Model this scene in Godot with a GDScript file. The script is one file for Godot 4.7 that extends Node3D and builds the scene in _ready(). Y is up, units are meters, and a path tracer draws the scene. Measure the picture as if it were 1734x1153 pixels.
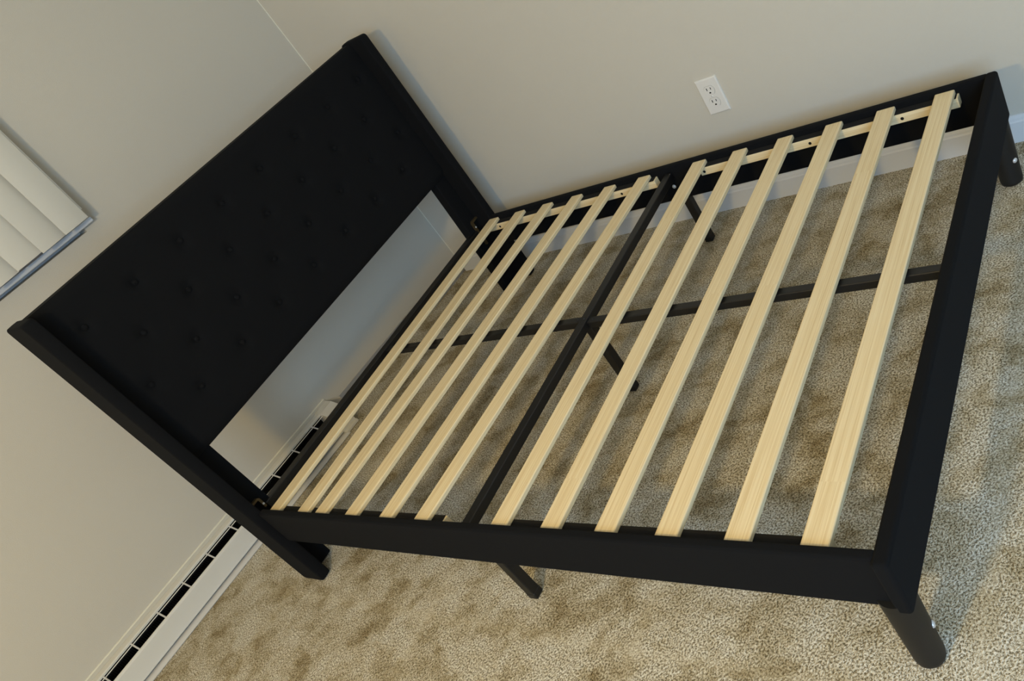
extends Node3D
# Upholstered bed frame with bare pine slats in the corner of a carpeted room, seen by a rolled camera.

const BED_C := -0.803      # bed measurements: u across, y up, z along; BED_C and BED_Z are its centre on the floor
const BED_Z := 1.30
const BED_TURN := -0.0073
const WALL_TURN := -0.0729 # the head wall is not quite square to the bed

var M := {}
var used := {}


func _ready() -> void:
	# ---- camera ------------------------------------------------------------------------------------------
	var cam := Camera3D.new()
	cam.name = "camera"
	cam.near = 0.05
	cam.far = 40.0
	cam.projection = Camera3D.PROJECTION_FRUSTUM
	cam.size = 0.05 * 1153.0 / 1385.58
	cam.frustum_offset = Vector2(-0.05 * 137.09 / 1385.58, 0.05 * 15.66 / 1385.58)
	cam.transform = Transform3D(Basis(Vector3(0.394743, -0.502588, 0.769144), Vector3(0.706665, 0.701082, 0.095436), Vector3(-0.587198, 0.505855, 0.631909)), Vector3(-2.06625, 1.24671, 2.57643))
	add_child(cam)
	cam.current = true
	# ---- sky, exposure -------------------------------------------------------------------------------------
	var env := Environment.new()
	env.background_mode = Environment.BG_COLOR
	env.background_color = Color(0.16, 0.19, 0.25)
	env.tonemap_mode = Environment.TONE_MAPPER_LINEAR
	env.tonemap_exposure = 1.0
	env.sdfgi_enabled = true
	env.ssao_enabled = true
	env.ssil_enabled = true
	var we := WorldEnvironment.new()
	we.name = "environment"
	we.environment = env
	add_child(we)
	# ---- unseen bluish light at the left wall, out of view, placed to lift shadows ---------------------------------------------
	var blue_light := AreaLight3D.new()
	blue_light.name = "unseen_blue_light"
	blue_light.area_size = Vector2(2.2, 1.3)
	blue_light.area_normalize_energy = true
	blue_light.light_color = Color(0.66, 0.83, 1.0)
	blue_light.light_energy = 11.5
	blue_light.area_range = 12.0
	blue_light.shadow_enabled = true
	blue_light.position = Vector3(-4.25, 1.55, 4.0)
	blue_light.rotation.y = -PI / 2
	add_child(blue_light)
	materials()
	room()
	window()
	heater()
	outlet()
	bed()
	blind()
	lamp()


# ---------------------------------------------------------------------------------------------- helpers
func mat(c: Color, rough := 0.9, metal := 0.0) -> StandardMaterial3D:
	var m := StandardMaterial3D.new()
	m.albedo_color = c
	m.roughness = rough
	m.metallic = metal
	return m


func obj(called: String, mesh: Mesh, m: Material, parent: Node = self, t := Transform3D()) -> MeshInstance3D:
	var o := MeshInstance3D.new()
	o.name = numbered(called, parent)
	o.mesh = mesh
	o.material_override = m
	o.transform = t
	parent.add_child(o, true)
	return o


func numbered(called: String, parent: Node) -> String:
	var key := str(parent.get_instance_id()) + called
	var n: int = used.get(key, -1) + 1
	used[key] = n
	return called if n == 0 else "%s_%03d" % [called, n]


func tag(o: Node, label: String, category: String, group := "") -> void:
	o.set_meta("label", label)
	o.set_meta("category", category)
	if group:
		o.set_meta("group", group)


func structure(o: Node) -> Node:
	o.set_meta("kind", "structure")
	return o


func at(x: float, y: float, z: float) -> Transform3D:
	return Transform3D(Basis(), Vector3(x, y, z))


# A box with rounded edges, centred; uv runs in metres along its faces.
func rbox(size: Vector3, r: float, seg := 2) -> ArrayMesh:
	var h := size / 2.0
	r = minf(r, minf(h.x, minf(h.y, h.z)) * 0.98)
	var angles := []
	var half := []
	for k in seg + 1:
		angles.append(-PI / 4 + PI / 4 * k / seg)
		half.append(-1)
	for k in seg + 1:
		angles.append(PI / 4 * k / seg)
		half.append(1)
	var st := SurfaceTool.new()
	st.begin(Mesh.PRIMITIVE_TRIANGLES)
	var n: int = angles.size()
	var first := 0
	for face in 6:
		var a := face % 3
		var s := 1.0 if face < 3 else -1.0
		var b := (a + 1) % 3
		var c := (a + 2) % 3
		for i in n:
			for j in n:
				var nn := Vector3.ZERO
				nn[a] = s
				nn[b] = tan(angles[i])
				nn[c] = tan(angles[j])
				nn = nn.normalized()
				var p := Vector3.ZERO
				p[a] = s * (h[a] - r)
				p[b] = half[i] * (h[b] - r)
				p[c] = half[j] * (h[c] - r)
				p += nn * r
				st.set_normal(nn)
				var uv := Vector2(p.x, p.z)
				if a == 0: uv = Vector2(p.y, p.z)
				elif a == 2: uv = Vector2(p.x, p.y)
				st.set_uv(uv)
				st.add_vertex(p)
		for i in n - 1:
			for j in n - 1:
				var q := first + i * n + j
				if s > 0:
					for k in [q, q + 1, q + n, q + 1, q + n + 1, q + n]: st.add_index(k)
				else:
					for k in [q, q + n, q + 1, q + 1, q + n, q + n + 1]: st.add_index(k)
		first += n * n
	return st.commit()


# A box given by its corners.
func span(called: String, lo: Vector3, hi: Vector3, r: float, m: Material, parent: Node, seg := 2) -> MeshInstance3D:
	return obj(called, rbox(hi - lo, r, seg), m, parent, Transform3D(Basis(), (lo + hi) / 2.0))


# A shape of revolution round y from (radius, height) pairs running upwards.
func lathe(profile: Array, sides := 32) -> ArrayMesh:
	var st := SurfaceTool.new()
	st.begin(Mesh.PRIMITIVE_TRIANGLES)
	for i in profile.size() - 1:
		var p: Vector2 = profile[i]
		var q: Vector2 = profile[i + 1]
		for k in sides:
			var a := TAU * k / sides
			var b := TAU * (k + 1) / sides
			var p0 := Vector3(p.x * cos(a), p.y, p.x * sin(a))
			var p1 := Vector3(p.x * cos(b), p.y, p.x * sin(b))
			var q0 := Vector3(q.x * cos(a), q.y, q.x * sin(a))
			var q1 := Vector3(q.x * cos(b), q.y, q.x * sin(b))
			st.set_smooth_group(i if p.x > 0 and q.x > 0 and absf(p.y - q.y) > 0.0005 else -1)
			for v in [p0, p1, q0, p1, q1, q0]:
				st.add_vertex(v)
	st.generate_normals()
	return st.commit()


# A closed outline in (x, y) pulled along z from z0 to z1, flat shaded.
func extrude(outline: PackedVector2Array, z0: float, z1: float) -> ArrayMesh:
	var pts := outline
	if not Geometry2D.is_polygon_clockwise(pts):
		pts = pts.duplicate()
		pts.reverse()
	var st := SurfaceTool.new()
	st.begin(Mesh.PRIMITIVE_TRIANGLES)
	st.set_smooth_group(-1)
	var tri := Geometry2D.triangulate_polygon(pts)
	for i in range(0, tri.size(), 3):
		var a := pts[tri[i]]
		var b := pts[tri[i + 1]]
		var c := pts[tri[i + 2]]
		if (b - a).cross(c - a) > 0:
			var k := b
			b = c
			c = k
		for v in [a, b, c]: st.add_vertex(Vector3(v.x, v.y, z1))
		for v in [a, c, b]: st.add_vertex(Vector3(v.x, v.y, z0))
	for i in pts.size():
		var a := pts[i]
		var b := pts[(i + 1) % pts.size()]
		for v in [Vector3(a.x, a.y, z1), Vector3(a.x, a.y, z0), Vector3(b.x, b.y, z0), Vector3(a.x, a.y, z1), Vector3(b.x, b.y, z0), Vector3(b.x, b.y, z1)]:
			st.add_vertex(v)
	st.generate_normals()
	return st.commit()


func noise_image(size: int, freq: float, seed_value: int, octaves := 1, kind := FastNoiseLite.TYPE_SIMPLEX_SMOOTH, warp := 0.0, gain := 0.5) -> Image:
	var n := FastNoiseLite.new()
	n.seed = seed_value
	n.noise_type = kind
	n.frequency = freq
	n.fractal_type = FastNoiseLite.FRACTAL_FBM if octaves > 1 else FastNoiseLite.FRACTAL_NONE
	n.fractal_octaves = octaves
	n.fractal_gain = gain
	if warp > 0.0:
		n.domain_warp_enabled = true
		n.domain_warp_amplitude = warp
		n.domain_warp_frequency = freq * 1.3
	return n.get_seamless_image(size, size)


func ramp(im: Image, stops: Array) -> ImageTexture:   # grey picture -> colours; stops are [position, Color]
	var lut := []
	for v in 256:
		var t := v / 255.0
		var c: Color = stops[0][1]
		for k in stops.size() - 1:
			if t >= stops[k][0]:
				c = (stops[k][1] as Color).lerp(stops[k + 1][1], clampf((t - stops[k][0]) / (stops[k + 1][0] - stops[k][0]), 0, 1))
		lut.append([int(c.r * 255), int(c.g * 255), int(c.b * 255)])
	im.convert(Image.FORMAT_L8)
	var src := im.get_data()
	var dst := PackedByteArray()
	dst.resize(src.size() * 3)
	for i in src.size():
		var c: Array = lut[src[i]]
		dst[3 * i] = c[0]
		dst[3 * i + 1] = c[1]
		dst[3 * i + 2] = c[2]
	return ImageTexture.create_from_image(Image.create_from_data(im.get_width(), im.get_height(), false, Image.FORMAT_RGB8, dst))


func bumps(im: Image, strength: float) -> ImageTexture:
	var k: Image = im.duplicate()
	k.convert(Image.FORMAT_RGBA8)
	k.bump_map_to_normal_map(strength)
	return ImageTexture.create_from_image(k)


# ---------------------------------------------------------------------------------------------- materials
func materials() -> void:
	# painted wall with a faint roller stipple
	var stipple := noise_image(512, 0.11, 3, 3)
	for kind in [["wall", Color(0.788, 0.768, 0.72)], ["ceiling", Color(0.86, 0.85, 0.82)]]:
		var w := mat(kind[1], 0.75)
		w.normal_enabled = true
		w.normal_texture = bumps(stipple, 1.2)
		w.normal_scale = 0.35
		w.uv1_triplanar = true
		w.uv1_world_triplanar = true
		w.uv1_scale = Vector3.ONE * 5.0
		M[kind[0]] = w
	# carpet: fine tufts (uv1), and brushed patches, the shading of the pile lay put into colour (uv2)
	var tuft := noise_image(1024, 0.105, 11, 3, FastNoiseLite.TYPE_SIMPLEX_SMOOTH, 0.0, 0.85)
	var c := mat(Color.WHITE, 1.0)
	c.metallic_specular = 0.1
	c.albedo_texture = ramp(tuft, [[0.2, Color(0.38, 0.355, 0.29)], [0.42, Color(0.745, 0.715, 0.645)], [0.58, Color(0.925, 0.91, 0.86)], [0.78, Color(1.0, 1.0, 0.98)]])
	c.normal_enabled = true
	c.normal_texture = bumps(tuft, 5.0)
	c.normal_scale = 1.0
	var lay := noise_image(1024, 0.012, 29, 6, FastNoiseLite.TYPE_SIMPLEX_SMOOTH, 40.0, 0.72)
	c.detail_enabled = true
	c.detail_blend_mode = BaseMaterial3D.BLEND_MODE_MUL
	c.detail_uv_layer = BaseMaterial3D.DETAIL_UV_2
	c.detail_albedo = ramp(lay, [[0.1, Color(0.70, 0.645, 0.535)], [0.32, Color(0.83, 0.795, 0.715)], [0.5, Color(0.93, 0.91, 0.865)], [0.68, Color(0.975, 0.97, 0.955)], [0.9, Color(1.0, 1.0, 1.0)]])
	M.carpet = c
	# pine
	var size := 1024
	M.pine = []
	for v in 3:
		var g := FastNoiseLite.new()
		g.seed = 40 + v
		g.frequency = 1.0
		g.fractal_octaves = 3
		var im := Image.create(64, 1024, false, Image.FORMAT_L8)
		for y in 1024:
			for x in 64:
				var a := g.get_noise_2d(x * 0.20 + 0.8 * g.get_noise_2d(3.0, y * 0.001), y * 0.0012)
				var b := g.get_noise_2d(x * 0.95 + 50.0, y * 0.006)
				var s := 0.5 + 0.30 * a + 0.26 * b
				im.set_pixel(x, y, Color(s, s, s))
		var p := mat(Color.WHITE, 0.55)
		p.metallic_specular = 0.35
		p.albedo_texture = ramp(im, [[0.0, Color(0.79, 0.68, 0.50)], [0.35, Color(0.885, 0.80, 0.63)], [0.6, Color(0.93, 0.86, 0.705)], [1.0, Color(0.96, 0.905, 0.78)]])
		p.uv1_scale = Vector3(1.0 / 0.064, 1.0 / 1.4, 1)
		p.uv1_offset = Vector3(0.5, 0.37 * v, 0)
		M.pine.append(p)
	# black upholstery
	var weave := Image.create(64, 64, false, Image.FORMAT_L8)
	for y in 64:
		for x in 64:
			var over := (x / 4 + y / 4) % 2
			var s := 0.35 + 0.65 * absf(sin(PI * ((x if over else y) % 4 + 0.5) / 4.0))
			weave.set_pixel(x, y, Color(s, s, s))
	var f := mat(Color(0.066, 0.071, 0.081), 0.95)
	f.metallic_specular = 0.25
	f.normal_enabled = true
	f.normal_texture = bumps(weave, 2.0)
	f.normal_scale = 0.5
	f.uv1_triplanar = true
	f.uv1_scale = Vector3.ONE * 55.0
	f.rim_enabled = true
	f.rim = 0.06
	M.fabric = f
	M.black_metal = mat(Color(0.045, 0.045, 0.05), 0.5)
	M.leg_black = mat(Color(0.05, 0.05, 0.05), 0.55)
	M.felt = mat(Color(0.03, 0.03, 0.035), 1.0)
	M.hole = mat(Color(0.03, 0.025, 0.02), 1.0)
	M.brass = mat(Color(0.42, 0.36, 0.25), 0.45, 0.7)
	M.steel = mat(Color(0.86, 0.86, 0.86), 0.35, 0.3)
	M.trim = mat(Color(0.86, 0.865, 0.87), 0.45)
	M.caulk = mat(Color(0.87, 0.86, 0.80), 0.6)
	M.back_paint = mat(Color(0.79, 0.772, 0.715), 0.6)
	M.heater_white = mat(Color(0.85, 0.845, 0.82), 0.4)
	M.heater_dark = mat(Color(0.07, 0.07, 0.08), 0.5, 0.2)
	M.fin = mat(Color(0.30, 0.30, 0.31), 0.4, 0.8)
	M.plastic = mat(Color(0.88, 0.87, 0.85), 0.35)
	M.slot = mat(Color(0.05, 0.045, 0.04), 0.9)
	M.vane = mat(Color(0.86, 0.85, 0.81), 0.5)
	M.sill = mat(Color(0.80, 0.82, 0.85), 0.45)


# ---------------------------------------------------------------------------------------------- the room
func head_wall_node(called: String, parent: Node = self) -> Node3D:
	var o := Node3D.new()          # x runs along the head wall (0 in the corner), y up, z away from it
	o.name = numbered(called, parent)
	o.rotation.y = WALL_TURN
	parent.add_child(o, true)
	return o


func room() -> void:
	# floor
	var st := SurfaceTool.new()
	st.begin(Mesh.PRIMITIVE_TRIANGLES)
	var lo := Vector2(-4.3, -0.45)
	var hi := Vector2(0.0, 5.4)
	for v in [Vector2(lo.x, lo.y), Vector2(hi.x, lo.y), Vector2(hi.x, hi.y), Vector2(lo.x, lo.y), Vector2(hi.x, hi.y), Vector2(lo.x, hi.y)]:
		st.set_normal(Vector3.UP)
		st.set_uv(v / 0.62)
		st.set_uv2(v.rotated(0.5) * Vector2(0.52, 0.44))
		st.add_vertex(Vector3(v.x, 0, v.y))
	st.generate_tangents()
	var pile := st.commit()
	var fl := obj("floor", pile, M.carpet)
	structure(fl)
	var slab := span("floor_slab", Vector3(-4.4, -0.12, -0.5), Vector3(0.1, -0.004, 5.5), 0.0001, M.ceiling, fl, 1)
	slab.set_meta("kind", "structure")
	structure(span("ceiling", Vector3(-4.4, 2.44, -0.6), Vector3(0.1, 2.56, 5.5), 0.0001, M.ceiling, self, 1))
	structure(span("wall_right", Vector3(0, -0.1, -0.3), Vector3(0.1, 2.5, 5.5), 0.0001, M.wall, self, 1))
	structure(span("wall_left", Vector3(-4.4, -0.1, -0.6), Vector3(-4.3, 2.5, 5.5), 0.0001, M.wall, self, 1))
	structure(span("wall_back", Vector3(-4.4, -0.1, 5.4), Vector3(0.1, 2.5, 5.5), 0.0001, M.wall, self, 1))
	# head wall with its window opening
	var w := SurfaceTool.new()
	for b in [[-4.5, -0.96, -0.1, 1.02], [-4.5, -2.18, 1.02, 2.5], [-2.18, -0.99, 2.12, 2.5], [-0.99, 0.02, 1.02, 2.5], [-0.96, 0.02, -0.1, 1.02]]:
		w.append_from(rbox(Vector3(b[1] - b[0], b[3] - b[2], 0.12), 0.0001, 1), 0, at((b[0] + b[1]) / 2.0, (b[2] + b[3]) / 2.0, -0.06))
	var wh := obj("wall_head", w.commit(), M.wall)
	wh.rotation.y = WALL_TURN
	structure(wh)
	# baseboards: a flat board with a stepped, rounded top
	var prof := PackedVector2Array([Vector2(0, 0), Vector2(-0.012, 0), Vector2(-0.012, 0.058), Vector2(-0.0095, 0.0625), Vector2(-0.0085, 0.068), Vector2(-0.006, 0.074), Vector2(-0.003, 0.0755), Vector2(0, 0.0755)])
	structure(obj("baseboard_right", extrude(prof, 0.012, 5.4), M.trim))
	var bh := obj("baseboard_head", extrude(prof, 0.0, 0.79), M.trim)
	bh.transform = Transform3D(Basis(Vector3.UP, WALL_TURN), Vector3.ZERO) * Transform3D(Basis(Vector3.UP, -PI / 2), Vector3.ZERO)
	structure(bh)
	# bead of paint in the corner of the two walls
	structure(obj("trim_1", lathe([Vector2(0.0, 0.076), Vector2(0.0022, 0.076), Vector2(0.0022, 2.44), Vector2(0.0, 2.44)], 8), M.caulk, self, at(-0.0005, 0, 0.0005)))
	# unseen glowing window behind the bluish light, out of view
	var wb := Node3D.new()
	wb.name = "window_2"
	wb.position = Vector3(-4.3, 0, 4.0)
	wb.rotation.y = -PI / 2
	add_child(wb)
	structure(wb)
	var glow := mat(Color(0.7, 0.75, 0.8), 0.6)
	glow.emission_enabled = true
	glow.emission = Color(0.80, 0.90, 1.0)
	glow.emission_energy_multiplier = 0.6
	span("unseen_pane", Vector3(-1.1, 0.9, -0.012), Vector3(1.1, 2.2, -0.004), 0.001, glow, wb, 1)
	for s in [-1, 1]:
		span("frame_side", Vector3(s * 1.14 - 0.04, 0.86, -0.05), Vector3(s * 1.14 + 0.04, 2.24, 0.0), 0.004, M.trim, wb)
		span("frame_rail", Vector3(-1.18, 1.55 + s * 0.69 - 0.04, -0.05), Vector3(1.18, 1.55 + s * 0.69 + 0.04, 0.0), 0.004, M.trim, wb)


func window() -> void:
	var w := head_wall_node("window_1")
	structure(w)
	for b in [[-2.18, -2.14, 1.03, 2.12], [-1.03, -0.99, 1.03, 2.12], [-1.60, -1.57, 1.06, 2.08]]:
		span("window_frame", Vector3(b[0], b[2], -0.10), Vector3(b[1], b[3], -0.055), 0.003, M.trim, w)
	for b in [[1.02, 1.06], [2.08, 2.12]]:
		span("window_frame", Vector3(-2.18, b[0], -0.10), Vector3(-0.99, b[1], -0.055), 0.003, M.trim, w)
	var glass := mat(Color(0.9, 0.95, 1.0, 0.08), 0.03)
	glass.transparency = BaseMaterial3D.TRANSPARENCY_ALPHA
	span("window_pane", Vector3(-2.15, 1.05, -0.082), Vector3(-1.02, 2.09, -0.078), 0.0005, glass, w, 1)
	span("window_sill", Vector3(-2.20, 1.0325, -0.06), Vector3(-0.958, 1.0475, 0.021), 0.003, M.sill, w)


# ---------------------------------------------------------------------------------------------- things
func heater() -> void:
	var h := head_wall_node("baseboard_heater")
	tag(h, "long low white baseboard heater on the wall under the window, running behind the headboard", "heater")
	var L := -2.75
	var R := -0.90
	# profile in (distance from the wall, height); the extrusion axis is the wall's x
	var turn := Transform3D(Basis(Vector3(0, 0, 1), Vector3(0, 1, 0), Vector3(-1, 0, 0)), Vector3.ZERO)
	var along := func(called: String, pts: Array, a: float, b: float, m: Material) -> MeshInstance3D:
		# (z, y) outline pulled along x
		var o := obj(called, extrude(PackedVector2Array(pts), -b, -a), m, h)
		o.transform = turn
		return o
	along.call("back_plate", [Vector2(0, 0.004), Vector2(0.004, 0.004), Vector2(0.004, 0.1145), Vector2(0, 0.1145)], L, -0.842, M.back_paint)
	along.call("hood", [Vector2(0.003, 0.1015), Vector2(0.006, 0.103), Vector2(0.030, 0.1020), Vector2(0.034, 0.0995), Vector2(0.034, 0.0945), Vector2(0.0325, 0.0945), Vector2(0.0325, 0.0985), Vector2(0.0295, 0.1000), Vector2(0.003, 0.0995)], L, R, M.heater_white)
	along.call("damper", [Vector2(0.039, 0.0925), Vector2(0.0405, 0.0935), Vector2(0.0425, 0.0915), Vector2(0.041, 0.0905)], L, R, M.heater_white)
	along.call("front_panel", [Vector2(0.078, 0.080), Vector2(0.081, 0.0838), Vector2(0.086, 0.082), Vector2(0.088, 0.077), Vector2(0.088, 0.014), Vector2(0.085, 0.011), Vector2(0.083, 0.013), Vector2(0.0865, 0.016), Vector2(0.0865, 0.076), Vector2(0.085, 0.0795), Vector2(0.082, 0.0815), Vector2(0.0795, 0.0795)], L, R, M.heater_white)
	along.call("floor_lip", [Vector2(0.0, 0.001), Vector2(0.114, 0.001), Vector2(0.116, 0.004), Vector2(0.098, 0.006), Vector2(0.0, 0.006)], L, R, M.trim)
	along.call("painted_slot_shade", [Vector2(0.004, 0.010), Vector2(0.009, 0.010), Vector2(0.009, 0.097), Vector2(0.004, 0.097)], L, R, M.heater_dark)  # dark sheet, the shade inside the slot put into its colour
	along.call("heating_pipe", [Vector2(0.030, 0.050), Vector2(0.034, 0.056), Vector2(0.040, 0.058), Vector2(0.046, 0.056), Vector2(0.049, 0.050), Vector2(0.046, 0.044), Vector2(0.040, 0.042), Vector2(0.034, 0.044)], L, R, M.fin)
	# the thin fins on the pipe, too close to count
	var fins := SurfaceTool.new()
	var one := rbox(Vector3(0.0006, 0.050, 0.050), 0.0001, 1)
	for k in 270:
		fins.append_from(one, 0, at(L + 0.05 + k * 0.0066, 0.050, 0.039))
	obj("heating_fins", fins.commit(), M.heater_dark, h).set_meta("kind", "stuff")
	var u := -0.957
	for k in 17:
		var b := obj("bracket", rbox(Vector3(0.005, 0.004, 0.046), 0.001, 1), M.steel, h)
		b.position = Vector3(u, 0.0885, 0.0575)
		b.rotation.x = 0.30
		u -= 0.1055
	along.call("end_cap", [Vector2(0, 0.002), Vector2(0.104, 0.002), Vector2(0.104, 0.010), Vector2(0.092, 0.013), Vector2(0.092, 0.077), Vector2(0.086, 0.086), Vector2(0.040, 0.104), Vector2(0.006, 0.106), Vector2(0.003, 0.106)], -0.905, -0.842, M.heater_white)
	along.call("end_cap", [Vector2(0, 0.002), Vector2(0.104, 0.002), Vector2(0.104, 0.010), Vector2(0.092, 0.013), Vector2(0.092, 0.077), Vector2(0.086, 0.086), Vector2(0.040, 0.104), Vector2(0.006, 0.106), Vector2(0.003, 0.106)], L - 0.05, L + 0.01, M.heater_white)
	# bead of caulk where the hood meets the wall
	along.call("caulk_bead", [Vector2(0, 0.1140), Vector2(0.0045, 0.1140), Vector2(0.003, 0.1165), Vector2(0, 0.1175)], L, -0.842, M.caulk)


func rounded(points: Array, r: float, n := 5) -> PackedVector2Array:
	var out := PackedVector2Array()
	for i in points.size():
		var p: Vector2 = points[i]
		var a: Vector2 = (points[i - 1] - p).normalized()
		var b: Vector2 = (points[(i + 1) % points.size()] - p).normalized()
		for k in n + 1:
			var t := float(k) / n
			out.append(p + a * r * (1 - t) * (1 - t) + b * r * t * t)
	return out


func outlet() -> void:
	var o := Node3D.new()
	o.name = "electrical_outlet"
	o.position = Vector3(0, 0.3836, 1.4074)
	o.basis = Basis(Vector3(0, 0, 1), Vector3(0, 1, 0), Vector3(-1, 0, 0))   # x along the wall, z out of it
	add_child(o)
	tag(o, "white duplex electrical outlet with rectangular cover plate on the beige wall above the bed", "outlet")
	# bevelled plate
	var st := SurfaceTool.new()
	st.begin(Mesh.PRIMITIVE_TRIANGLES)
	st.set_smooth_group(-1)
	var rings := [[0.035, 0.057, 0.0], [0.035, 0.057, 0.0025], [0.0335, 0.0555, 0.005], [0.031, 0.053, 0.0062]]
	for k in 3:
		var a: Array = rings[k]
		var b: Array = rings[k + 1]
		var ca := [Vector3(-a[0], -a[1], a[2]), Vector3(a[0], -a[1], a[2]), Vector3(a[0], a[1], a[2]), Vector3(-a[0], a[1], a[2])]
		var cb := [Vector3(-b[0], -b[1], b[2]), Vector3(b[0], -b[1], b[2]), Vector3(b[0], b[1], b[2]), Vector3(-b[0], b[1], b[2])]
		for i in 4:
			var j := (i + 1) % 4
			for v in [ca[i], cb[j], ca[j], ca[i], cb[i], cb[j]]: st.add_vertex(v)
	for v in [Vector3(-0.031, -0.053, 0.0062), Vector3(-0.031, 0.053, 0.0062), Vector3(0.031, 0.053, 0.0062), Vector3(-0.031, -0.053, 0.0062), Vector3(0.031, 0.053, 0.0062), Vector3(0.031, -0.053, 0.0062)]: st.add_vertex(v)
	st.generate_normals()
	obj("cover_plate", st.commit(), M.plastic, o)
	var shape := PackedVector2Array()
	for k in 40:                               # a circle cut flat above and below
		var a := TAU * k / 40
		shape.append(Vector2(0.0165 * cos(a), clampf(0.0165 * sin(a), -0.0135, 0.0135)))
	var rim := PackedVector2Array()
	for v in shape: rim.append(v * 1.05)
	for s in [1, -1]:
		var r := obj("receptacle", extrude(shape, 0.006, 0.0078), M.plastic, o, at(0, s * 0.0195, 0))
		obj("painted_gap_shade", extrude(rim, 0.006, 0.0064), mat(Color(0.62, 0.61, 0.58), 0.8), r)  # grey rim, shade around the receptacle put into its colour
		span("slot", Vector3(-0.0076, 0.0005, 0.0072), Vector3(-0.0050, 0.0090, 0.0081), 0.0002, M.slot, r, 1)
		span("slot", Vector3(0.0050, 0.0015, 0.0072), Vector3(0.0074, 0.0085, 0.0081), 0.0002, M.slot, r, 1)
		var gh := PackedVector2Array()
		for k in 14: gh.append(Vector2(0.0030 * cos(TAU * k / 14), maxf(0.0030 * sin(TAU * k / 14), -0.0018)))
		obj("ground_hole", extrude(gh, 0.0072, 0.0081), M.slot, r, at(0, -0.0075, 0))
	obj("cover_screw", lathe([Vector2(0.0032, 0.0), Vector2(0.0032, 0.001), Vector2(0.0018, 0.0018), Vector2(0.0, 0.002)], 14), M.steel, o, Transform3D(Basis(Vector3.RIGHT, PI / 2), Vector3(0, 0, 0.006)))


func B(u: float, y: float, z: float) -> Vector3:
	return Vector3(u - BED_C, y, z - BED_Z)


func bar(called: String, lo: Vector3, hi: Vector3, r: float, m: Material, parent: Node) -> MeshInstance3D:
	return span(called, B(lo.x, lo.y, lo.z), B(hi.x, hi.y, hi.z), r, m, parent)


# A child whose place is given in bed measurements although its parent mesh sits elsewhere.
func under(o: Node3D, parent: Node3D) -> void:
	o.position -= parent.position


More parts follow.
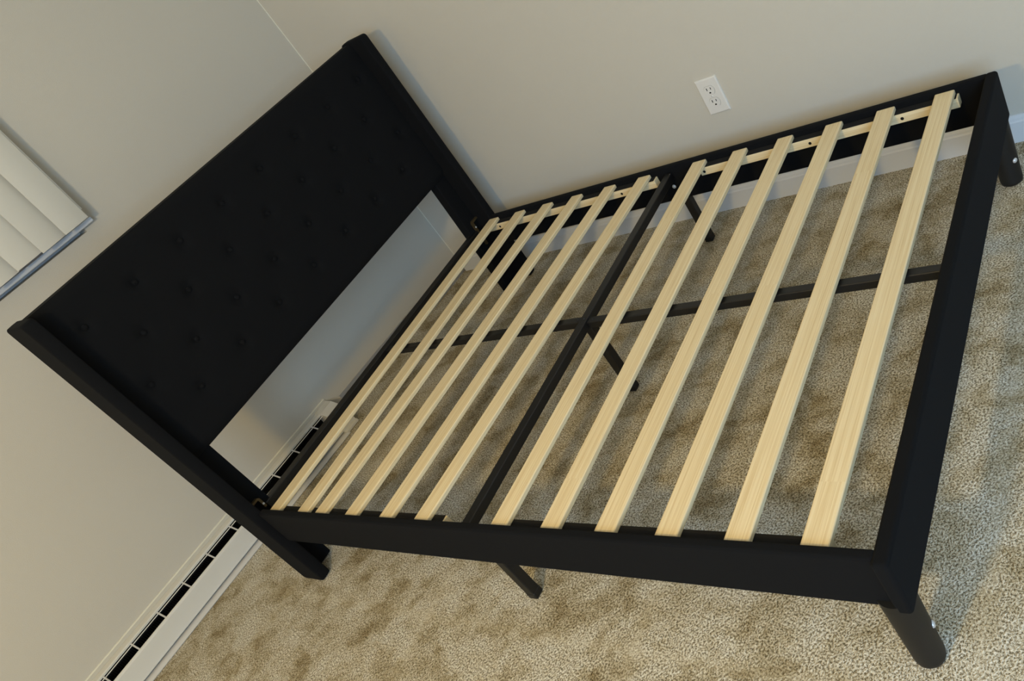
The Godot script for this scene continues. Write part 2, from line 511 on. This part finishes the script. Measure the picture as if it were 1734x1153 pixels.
func bed() -> void:
	var bed_node := Node3D.new()
	bed_node.name = "bed_frame"
	bed_node.rotation.y = BED_TURN
	bed_node.position = Vector3(BED_C * cos(BED_TURN) + (BED_Z - 1.2) * sin(BED_TURN), 0, -BED_C * sin(BED_TURN) + (BED_Z - 1.2) * cos(BED_TURN) + 1.2)
	add_child(bed_node)
	tag(bed_node, "black upholstered bed frame with button tufted headboard and bare pine slats", "bed")
	headboard(bed_node)
	# side rails with their slat ledgers
	var near_rail := bar("side_rail", Vector3(-1.454, 0.163, 0.478), Vector3(-1.434, 0.285, 2.146), 0.006, M.fabric, bed_node)
	var far_rail := bar("side_rail", Vector3(-0.157, 0.163, 0.478), Vector3(-0.137, 0.282, 2.146), 0.006, M.fabric, bed_node)
	for z in [[0.492, 1.195], [1.352, 2.068]]:
		for side in 2:
			var rail: Node3D = [near_rail, far_rail][side]
			var x: Array = [[-1.434, -1.406], [-0.182, -0.157]][side]
			var shift: float = [0.0, 0.012][side]
			var l := bar("slat_ledger", Vector3(x[0], 0.236, z[0] + (shift if z[0] > 1.0 else -2.0 * shift)), Vector3(x[1], 0.261, z[1] + shift), 0.0015, M.pine[1], rail)
			under(l, rail)
			l.set_meta("label", "pine strip that carries the slat ends")
			var felt := bar("felt_strip", Vector3(x[0] + 0.0005, 0.2605, z[0] + (shift if z[0] > 1.0 else -2.0 * shift) + 0.004), Vector3(x[1] - 0.0005, 0.2622, z[1] + shift - 0.004), 0.0004, M.felt, rail)
			under(felt, rail)
	for z in [0.526, 0.839, 1.075, 1.378, 1.705, 1.947]:
		var s := obj("screw_hole", lathe([Vector2(0, 0), Vector2(0.0042, 0), Vector2(0.0042, 0.0006), Vector2(0, 0.0006)], 14), M.hole, far_rail, Transform3D(Basis(Vector3(0, 0, 1), PI / 2), B(-0.1819, 0.2475, z)))
		under(s, far_rail)
	var cap := lathe([Vector2(0.0, 0.0), Vector2(0.0065, 0.0), Vector2(0.006, 0.002), Vector2(0.0035, 0.004), Vector2(0.0, 0.0042)], 18)
	var bolt := obj("bolt", cap, M.steel, far_rail, Transform3D(Basis(Vector3(0, 0, 1), PI / 2), B(-0.157, 0.212, 1.243)))
	under(bolt, far_rail)
	bolt.set_meta("label", "pale bolt head on the inside of the rail")
	# foot rail
	bar("foot_rail", Vector3(-1.464, 0.163, 2.142), Vector3(-0.143, 0.286, 2.168), 0.0075, M.fabric, bed_node)
	# head bar, cross beam and the two long beams
	bar("head_bar", Vector3(-1.40, 0.228, 0.396), Vector3(-0.19, 0.262, 0.424), 0.003, M.black_metal, bed_node)
	var cross := bar("cross_beam", Vector3(-1.434, 0.238, 1.245), Vector3(-0.157, 0.262, 1.270), 0.003, M.black_metal, bed_node)
	cross.rotation.y = 0.013
	bar("long_beam", Vector3(-0.804, 0.236, 0.424), Vector3(-0.782, 0.257, 1.247), 0.003, M.black_metal, bed_node)
	bar("long_beam", Vector3(-0.810, 0.236, 1.268), Vector3(-0.787, 0.257, 2.143), 0.003, M.black_metal, bed_node)
	var small := lathe([Vector2(0.0, 0.0), Vector2(0.0042, 0.0), Vector2(0.0035, 0.0018), Vector2(0.0, 0.0022)], 14)
	for v in [Vector3(-0.793, 0.2568, 1.232), Vector3(-0.797, 0.2618, 1.258), Vector3(-0.798, 0.2568, 1.284), Vector3(-1.424, 0.2618, 1.258), Vector3(-0.168, 0.2618, 1.258)]:
		var s := obj("screw", small, M.steel if v.z == 1.284 else M.black_metal, cross, at(v.x - BED_C, v.y, v.z - BED_Z))
		s.position = cross.transform.affine_inverse() * s.position
	# three square support legs with plastic feet, and two round legs at the foot
	for v in [[-1.426, 1.280, 0.163], [-0.798, 1.262, 0.230], [-0.160, 1.268, 0.163]]:
		var leg := bar("support_leg", Vector3(v[0] - 0.0125, 0.006, v[1] - 0.0125), Vector3(v[0] + 0.0125, v[2] + 0.01, v[1] + 0.0125), 0.003, M.black_metal, bed_node)
		var foot := bar("foot_cap", Vector3(v[0] - 0.0135, 0.0, v[1] - 0.0135), Vector3(v[0] + 0.0135, 0.02, v[1] + 0.0135), 0.004, M.black_metal, leg)
		under(foot, leg)
	for v in [[-1.437, 2.139, 0.32], [-0.178, 2.139, -0.6]]:
		var leg := obj("foot_leg", lathe([Vector2(0.0, 0.0), Vector2(0.021, 0.0), Vector2(0.0245, 0.003), Vector2(0.0258, 0.010), Vector2(0.0285, 0.164), Vector2(0.0285, 0.180), Vector2(0.0, 0.180)], 36), M.leg_black, bed_node, at(v[0] - BED_C, 0, v[1] - BED_Z))
		var b := obj("bolt", cap, M.steel, leg, Transform3D(Basis(Vector3.UP, v[2]) * Basis(Vector3(1, 0, 0), PI / 2), Vector3(sin(v[2]) * 0.0262, 0.083 if v[2] > 0 else 0.068, cos(v[2]) * 0.0262)))
		b.set_meta("label", "pale bolt head on the leg")
	# brass corner plates on the headboard legs, where the side rails hook in
	for k in 2:
		var pts := PackedVector2Array()
		var drop: float = [0.030, 0.095][k]
		for q in [Vector2(0, 0), Vector2(0, 0.007), Vector2(0.031, 0.007), Vector2(0.037, 0.001), Vector2(0.037, -drop), Vector2(0.030, -drop), Vector2(0.030, 0)]:
			pts.append(q * Vector2(1.0 if k == 0 else -1.0, 1.0))
		var c: Vector3 = [B(-1.440, 0.285, 0.416), B(-0.156, 0.292, 0.416)][k]
		var plate := obj("corner_bracket", extrude(pts, 0.0, 0.0105), M.brass, bed_node, at(c.x, c.y, c.z))
		var head := obj("screw", small, M.steel, plate, Transform3D(Basis(Vector3.RIGHT, PI / 2), Vector3([0.0335, -0.0335][k], -0.018, 0.0105)))
		head.scale *= 0.8
	# pine slats
	var zn := [0.5206, 0.6571, 0.7381, 0.8684, 1.0059, 1.1337, 1.3793, 1.5166, 1.6501, 1.7836, 1.9186, 2.0495]
	var zf := [0.499, 0.6302, 0.7621, 0.8933, 1.0313, 1.1662, 1.3648, 1.4986, 1.6376, 1.7751, 1.9099, 2.0506]
	var xn := -1.431
	var xf := -0.158
	var len_z := xf - xn
	var board := rbox(Vector3(0.046, 0.0125, len_z), 0.0032, 2)
	for i in 12:
		var o := obj("slat", board, M.pine[(i * 2 + i / 3) % 3], bed_node)
		var mid := B((xn + xf) / 2.0, 0.2744 - 0.00625, (zn[i] + zf[i]) / 2.0)
		o.transform = Transform3D(Basis(Vector3.UP, atan2(len_z, zf[i] - zn[i])), mid)


func headboard(bed_node: Node3D) -> void:
	var x0 := -1.446
	var x1 := -0.150
	var y0 := 0.486
	var y1 := 1.001
	var zb := 0.378
	var zp := 0.418
	var buttons := []
	var rows := [[0.905, -1.365, 8], [0.803, -1.279, 7], [0.7005, -1.362, 8], [0.606, -1.279, 7]]
	for r in rows:
		for k in r[2]:
			buttons.append(Vector2(r[1] + 0.1645 * k, r[0]))
	var nx := 200
	var ny := 80
	var st := SurfaceTool.new()
	st.begin(Mesh.PRIMITIVE_TRIANGLES)
	st.set_smooth_group(0)
	var P := []
	for j in ny + 1:
		for i in nx + 1:
			var x := lerpf(x0, x1, float(i) / nx)
			var y := lerpf(y0, y1, float(j) / ny)
			var edge := minf(minf(y - y0, y1 - y), 0.03)
			var z := zp + 0.012 * (1.0 - pow(1.0 - edge / 0.03, 2))
			var dip := 0.0
			for b in buttons:
				var d: Vector2 = Vector2(x, y) - b
				var r := d.length()
				if r > 0.12: continue
				dip = maxf(dip, 0.0105 * exp(-r * r / 0.00035) + 0.0045 * exp(-r / 0.035))
				# short pulled folds running out of each button
				for q in [Vector2(0.085, 0.102), Vector2(-0.085, 0.102), Vector2(0.085, -0.102), Vector2(-0.085, -0.102)]:
					var dir: Vector2 = q.normalized()
					var al := d.dot(dir)
					if al > 0.0:
						var off := d.cross(dir)
						dip = maxf(dip, 0.0035 * exp(-off * off / 0.00003) * exp(-al / 0.03))
			P.append(Vector3(x - BED_C, y, z - dip - BED_Z))
	var add := func(a: Vector3, b: Vector3, c: Vector3) -> void:
		st.add_vertex(a)
		st.add_vertex(b)
		st.add_vertex(c)
	for j in ny:
		for i in nx:
			var q := j * (nx + 1) + i
			add.call(P[q], P[q + nx + 1], P[q + 1])
			add.call(P[q + 1], P[q + nx + 1], P[q + nx + 2])
	st.set_smooth_group(-1)
	var zz := zb - BED_Z
	for i in nx:   # bottom and top edges
		var a: Vector3 = P[i]
		var b: Vector3 = P[i + 1]
		add.call(a, b, Vector3(b.x, b.y, zz)); add.call(a, Vector3(b.x, b.y, zz), Vector3(a.x, a.y, zz))
		a = P[ny * (nx + 1) + i]
		b = P[ny * (nx + 1) + i + 1]
		add.call(b, a, Vector3(a.x, a.y, zz)); add.call(b, Vector3(a.x, a.y, zz), Vector3(b.x, b.y, zz))
	for j in ny:   # ends
		var a: Vector3 = P[j * (nx + 1)]
		var b: Vector3 = P[(j + 1) * (nx + 1)]
		add.call(b, a, Vector3(a.x, a.y, zz)); add.call(b, Vector3(a.x, a.y, zz), Vector3(b.x, b.y, zz))
		a = P[j * (nx + 1) + nx]
		b = P[(j + 1) * (nx + 1) + nx]
		add.call(a, b, Vector3(b.x, b.y, zz)); add.call(a, Vector3(b.x, b.y, zz), Vector3(a.x, a.y, zz))
	var c0 := Vector3(x0 - BED_C, y0, zz)
	var c1 := Vector3(x1 - BED_C, y0, zz)
	var c2 := Vector3(x1 - BED_C, y1, zz)
	var c3 := Vector3(x0 - BED_C, y1, zz)
	add.call(c0, c1, c2); add.call(c0, c2, c3)
	st.generate_normals()
	var h := obj("headboard", st.commit(), M.fabric, bed_node)
	var button := lathe([Vector2(0.0, -0.004), Vector2(0.0072, -0.003), Vector2(0.0078, 0.0), Vector2(0.0065, 0.0028), Vector2(0.0036, 0.0044), Vector2(0.0, 0.005)], 18)
	for b in buttons:
		obj("button", button, M.fabric, h, Transform3D(Basis(Vector3.RIGHT, PI / 2), B(b.x, b.y, zp + 0.0015)))
	# wings: slim side boards that stand proud of the panel and run to the floor
	for s in 2:
		var prof := []     # (z, y) outline, rounded
		prof = [Vector2(0.378, 0.0), Vector2(0.482, 0.0), Vector2(0.482, 1.004), Vector2(0.378, 1.008)]
		var out := rounded(prof, 0.014, 5)
		var t: float = 0.034
		var w := obj("wing", soft_board(out, t, 0.006), M.fabric, h)
		var cx: float = [-1.459, -0.140][s]
		w.transform = Transform3D(Basis(Vector3(0, 0, 1), Vector3(0, 1, 0), Vector3(-1, 0, 0)), Vector3(cx - BED_C, 0, -BED_Z))
	span("headboard_leg", B(-1.446, 0.002, 0.378), B(-1.379, 0.50, 0.416), 0.005, M.fabric, h)
	var l := span("headboard_leg", B(-0.222, 0.002, 0.378), B(-0.150, 0.50, 0.416), 0.005, M.fabric, h)
	l.rotation.z = -0.03


# A board of thickness t with softly rounded rims: outline in (x, y), thickness along z.
func soft_board(outline: PackedVector2Array, t: float, r: float) -> ArrayMesh:
	var pts := outline
	if Geometry2D.is_polygon_clockwise(pts):
		pts = pts.duplicate()
		pts.reverse()
	var n := pts.size()
	var rings := []
	for k in 9:
		var a := -PI / 2 + PI * k / 8.0
		var z := sin(a) * r + (t / 2 - r) * (-1.0 if k < 4 else 1.0 if k > 4 else 0.0)
		var inset := r * (1.0 - cos(a))
		var ring := []
		for i in n:
			var e0 := (pts[i] - pts[i - 1]).normalized()
			var e1 := (pts[(i + 1) % n] - pts[i]).normalized()
			var nrm := (Vector2(e0.y, -e0.x) + Vector2(e1.y, -e1.x)).normalized()
			var q := pts[i] - nrm * inset
			ring.append(Vector3(q.x, q.y, z))
		rings.append(ring)
	var st := SurfaceTool.new()
	st.begin(Mesh.PRIMITIVE_TRIANGLES)
	st.set_smooth_group(0)
	for k in 8:
		for i in n:
			var j := (i + 1) % n
			for v in [rings[k][i], rings[k + 1][j], rings[k][j], rings[k][i], rings[k + 1][i], rings[k + 1][j]]: st.add_vertex(v)
	st.set_smooth_group(-1)
	var flat := PackedVector2Array()
	for v in rings[8]: flat.append(Vector2(v.x, v.y))
	var tri := Geometry2D.triangulate_polygon(flat)
	if tri.is_empty(): print("cap failed ", flat.size())
	for i in range(0, tri.size(), 3):
		var a := flat[tri[i]]
		var b := flat[tri[i + 1]]
		var c := flat[tri[i + 2]]
		if (b - a).cross(c - a) > 0:
			var k := b
			b = c
			c = k
		for v in [a, b, c]: st.add_vertex(Vector3(v.x, v.y, t / 2))
		for v in [a, c, b]: st.add_vertex(Vector3(v.x, v.y, -t / 2))
	st.generate_normals()
	return st.commit()


func blind() -> void:
	var b := head_wall_node("vertical_blind")
	tag(b, "off white vertical blind with wide overlapping vanes hanging over the window left of the headboard", "blind")
	span("headrail", Vector3(-2.22, 2.122, 0.002), Vector3(-0.965, 2.165, 0.088), 0.004, M.plastic, b)
	var st := SurfaceTool.new()
	st.begin(Mesh.PRIMITIVE_TRIANGLES)
	st.set_smooth_group(0)
	var n := 10
	var top := 1.062
	for k in n:      # one vane: slightly bowed, 1.5 mm thick
		var u0 := -0.0445 + 0.089 * k / n
		var u1 := -0.0445 + 0.089 * (k + 1) / n
		var f := func(u: float) -> float: return 0.004 * (1.0 - pow(u / 0.0445, 2))
		for s in [0, 1]:
			var d: float = 0.0008 if s else -0.0008
			var a := Vector3(u0, 0, f.call(u0) + d)
			var c := Vector3(u1, 0, f.call(u1) + d)
			var up := Vector3(0, top, 0)
			var list := [a, a + up, c, c, a + up, c + up] if s else [a, c, a + up, c, c + up, a + up]
			for v in list: st.add_vertex(v)
		st.set_smooth_group(-1)
		for y in [0.0, top]:
			var a := Vector3(u0, y, f.call(u0) - 0.0008)
			var c := Vector3(u1, y, f.call(u1) - 0.0008)
			var th := Vector3(0, 0, 0.0016)
			for v in ([a, a + th, c, c, a + th, c + th] if y == 0.0 else [a, c, a + th, c, c + th, a + th]): st.add_vertex(v)
		st.set_smooth_group(0)
	st.set_smooth_group(-1)
	for s in [-1, 1]:
		var a := Vector3(s * 0.0445, 0, -0.0008)
		var th := Vector3(0, 0, 0.0016)
		var up := Vector3(0, top, 0)
		for v in ([a, a + th, a + up, a + th, a + th + up, a + up] if s > 0 else [a, a + up, a + th, a + th, a + up, a + th + up]): st.add_vertex(v)
	st.generate_normals()
	var vane := st.commit()
	for k in 15:
		var o := obj("vane", vane, M.vane, b)
		var low: float = [1.0525, 1.0518, 1.0560, 1.0525, 1.054][k % 5]
		o.position = Vector3(-1.0190 - 0.080 * k, low, 0.064 + (0.002 if k == 2 else 0.0))
		o.rotation.y = 0.20 + 0.04 * sin(k * 2.3)
		if k == 14:    # the end vane hangs a little higher, tucked behind the first
			o.position = Vector3(-1.0130, 1.078, 0.056)
			o.rotation.y = 0.16


func lamp() -> void:
	var l := Node3D.new()
	l.name = "unseen_lamp"  # out of view, stands where the cast shadows point back to
	l.position = Vector3(-2.85, 0, 1.85)
	add_child(l)
	tag(l, "unseen lamp out of view, black pole and frosted globe, placed to cast the wall shadows", "lamp")
	obj("base", lathe([Vector2(0, 0), Vector2(0.13, 0), Vector2(0.13, 0.012), Vector2(0.02, 0.022), Vector2(0, 0.022)], 40), M.black_metal, l)
	obj("pole", lathe([Vector2(0, 0.02), Vector2(0.009, 0.02), Vector2(0.009, 1.525), Vector2(0, 1.525)], 16), M.black_metal, l)
	var g := mat(Color(1.0, 0.95, 0.86), 0.6)
	g.emission_enabled = true
	g.emission = Color(1.0, 0.82, 0.55)
	g.emission_energy_multiplier = 2.0
	var s := SphereMesh.new()
	s.radius = 0.08
	s.height = 0.16
	obj("globe", s, g, l, at(0, 1.60, 0))
	var o := OmniLight3D.new()
	o.name = "unseen_lamp_light"
	o.position = Vector3(0, 1.60, 0)
	o.light_color = Color(1.0, 0.86, 0.56)
	o.light_energy = 1.75
	o.light_size = 0.07
	o.omni_range = 12.0
	o.omni_attenuation = 2.0
	o.shadow_enabled = true
	l.add_child(o)
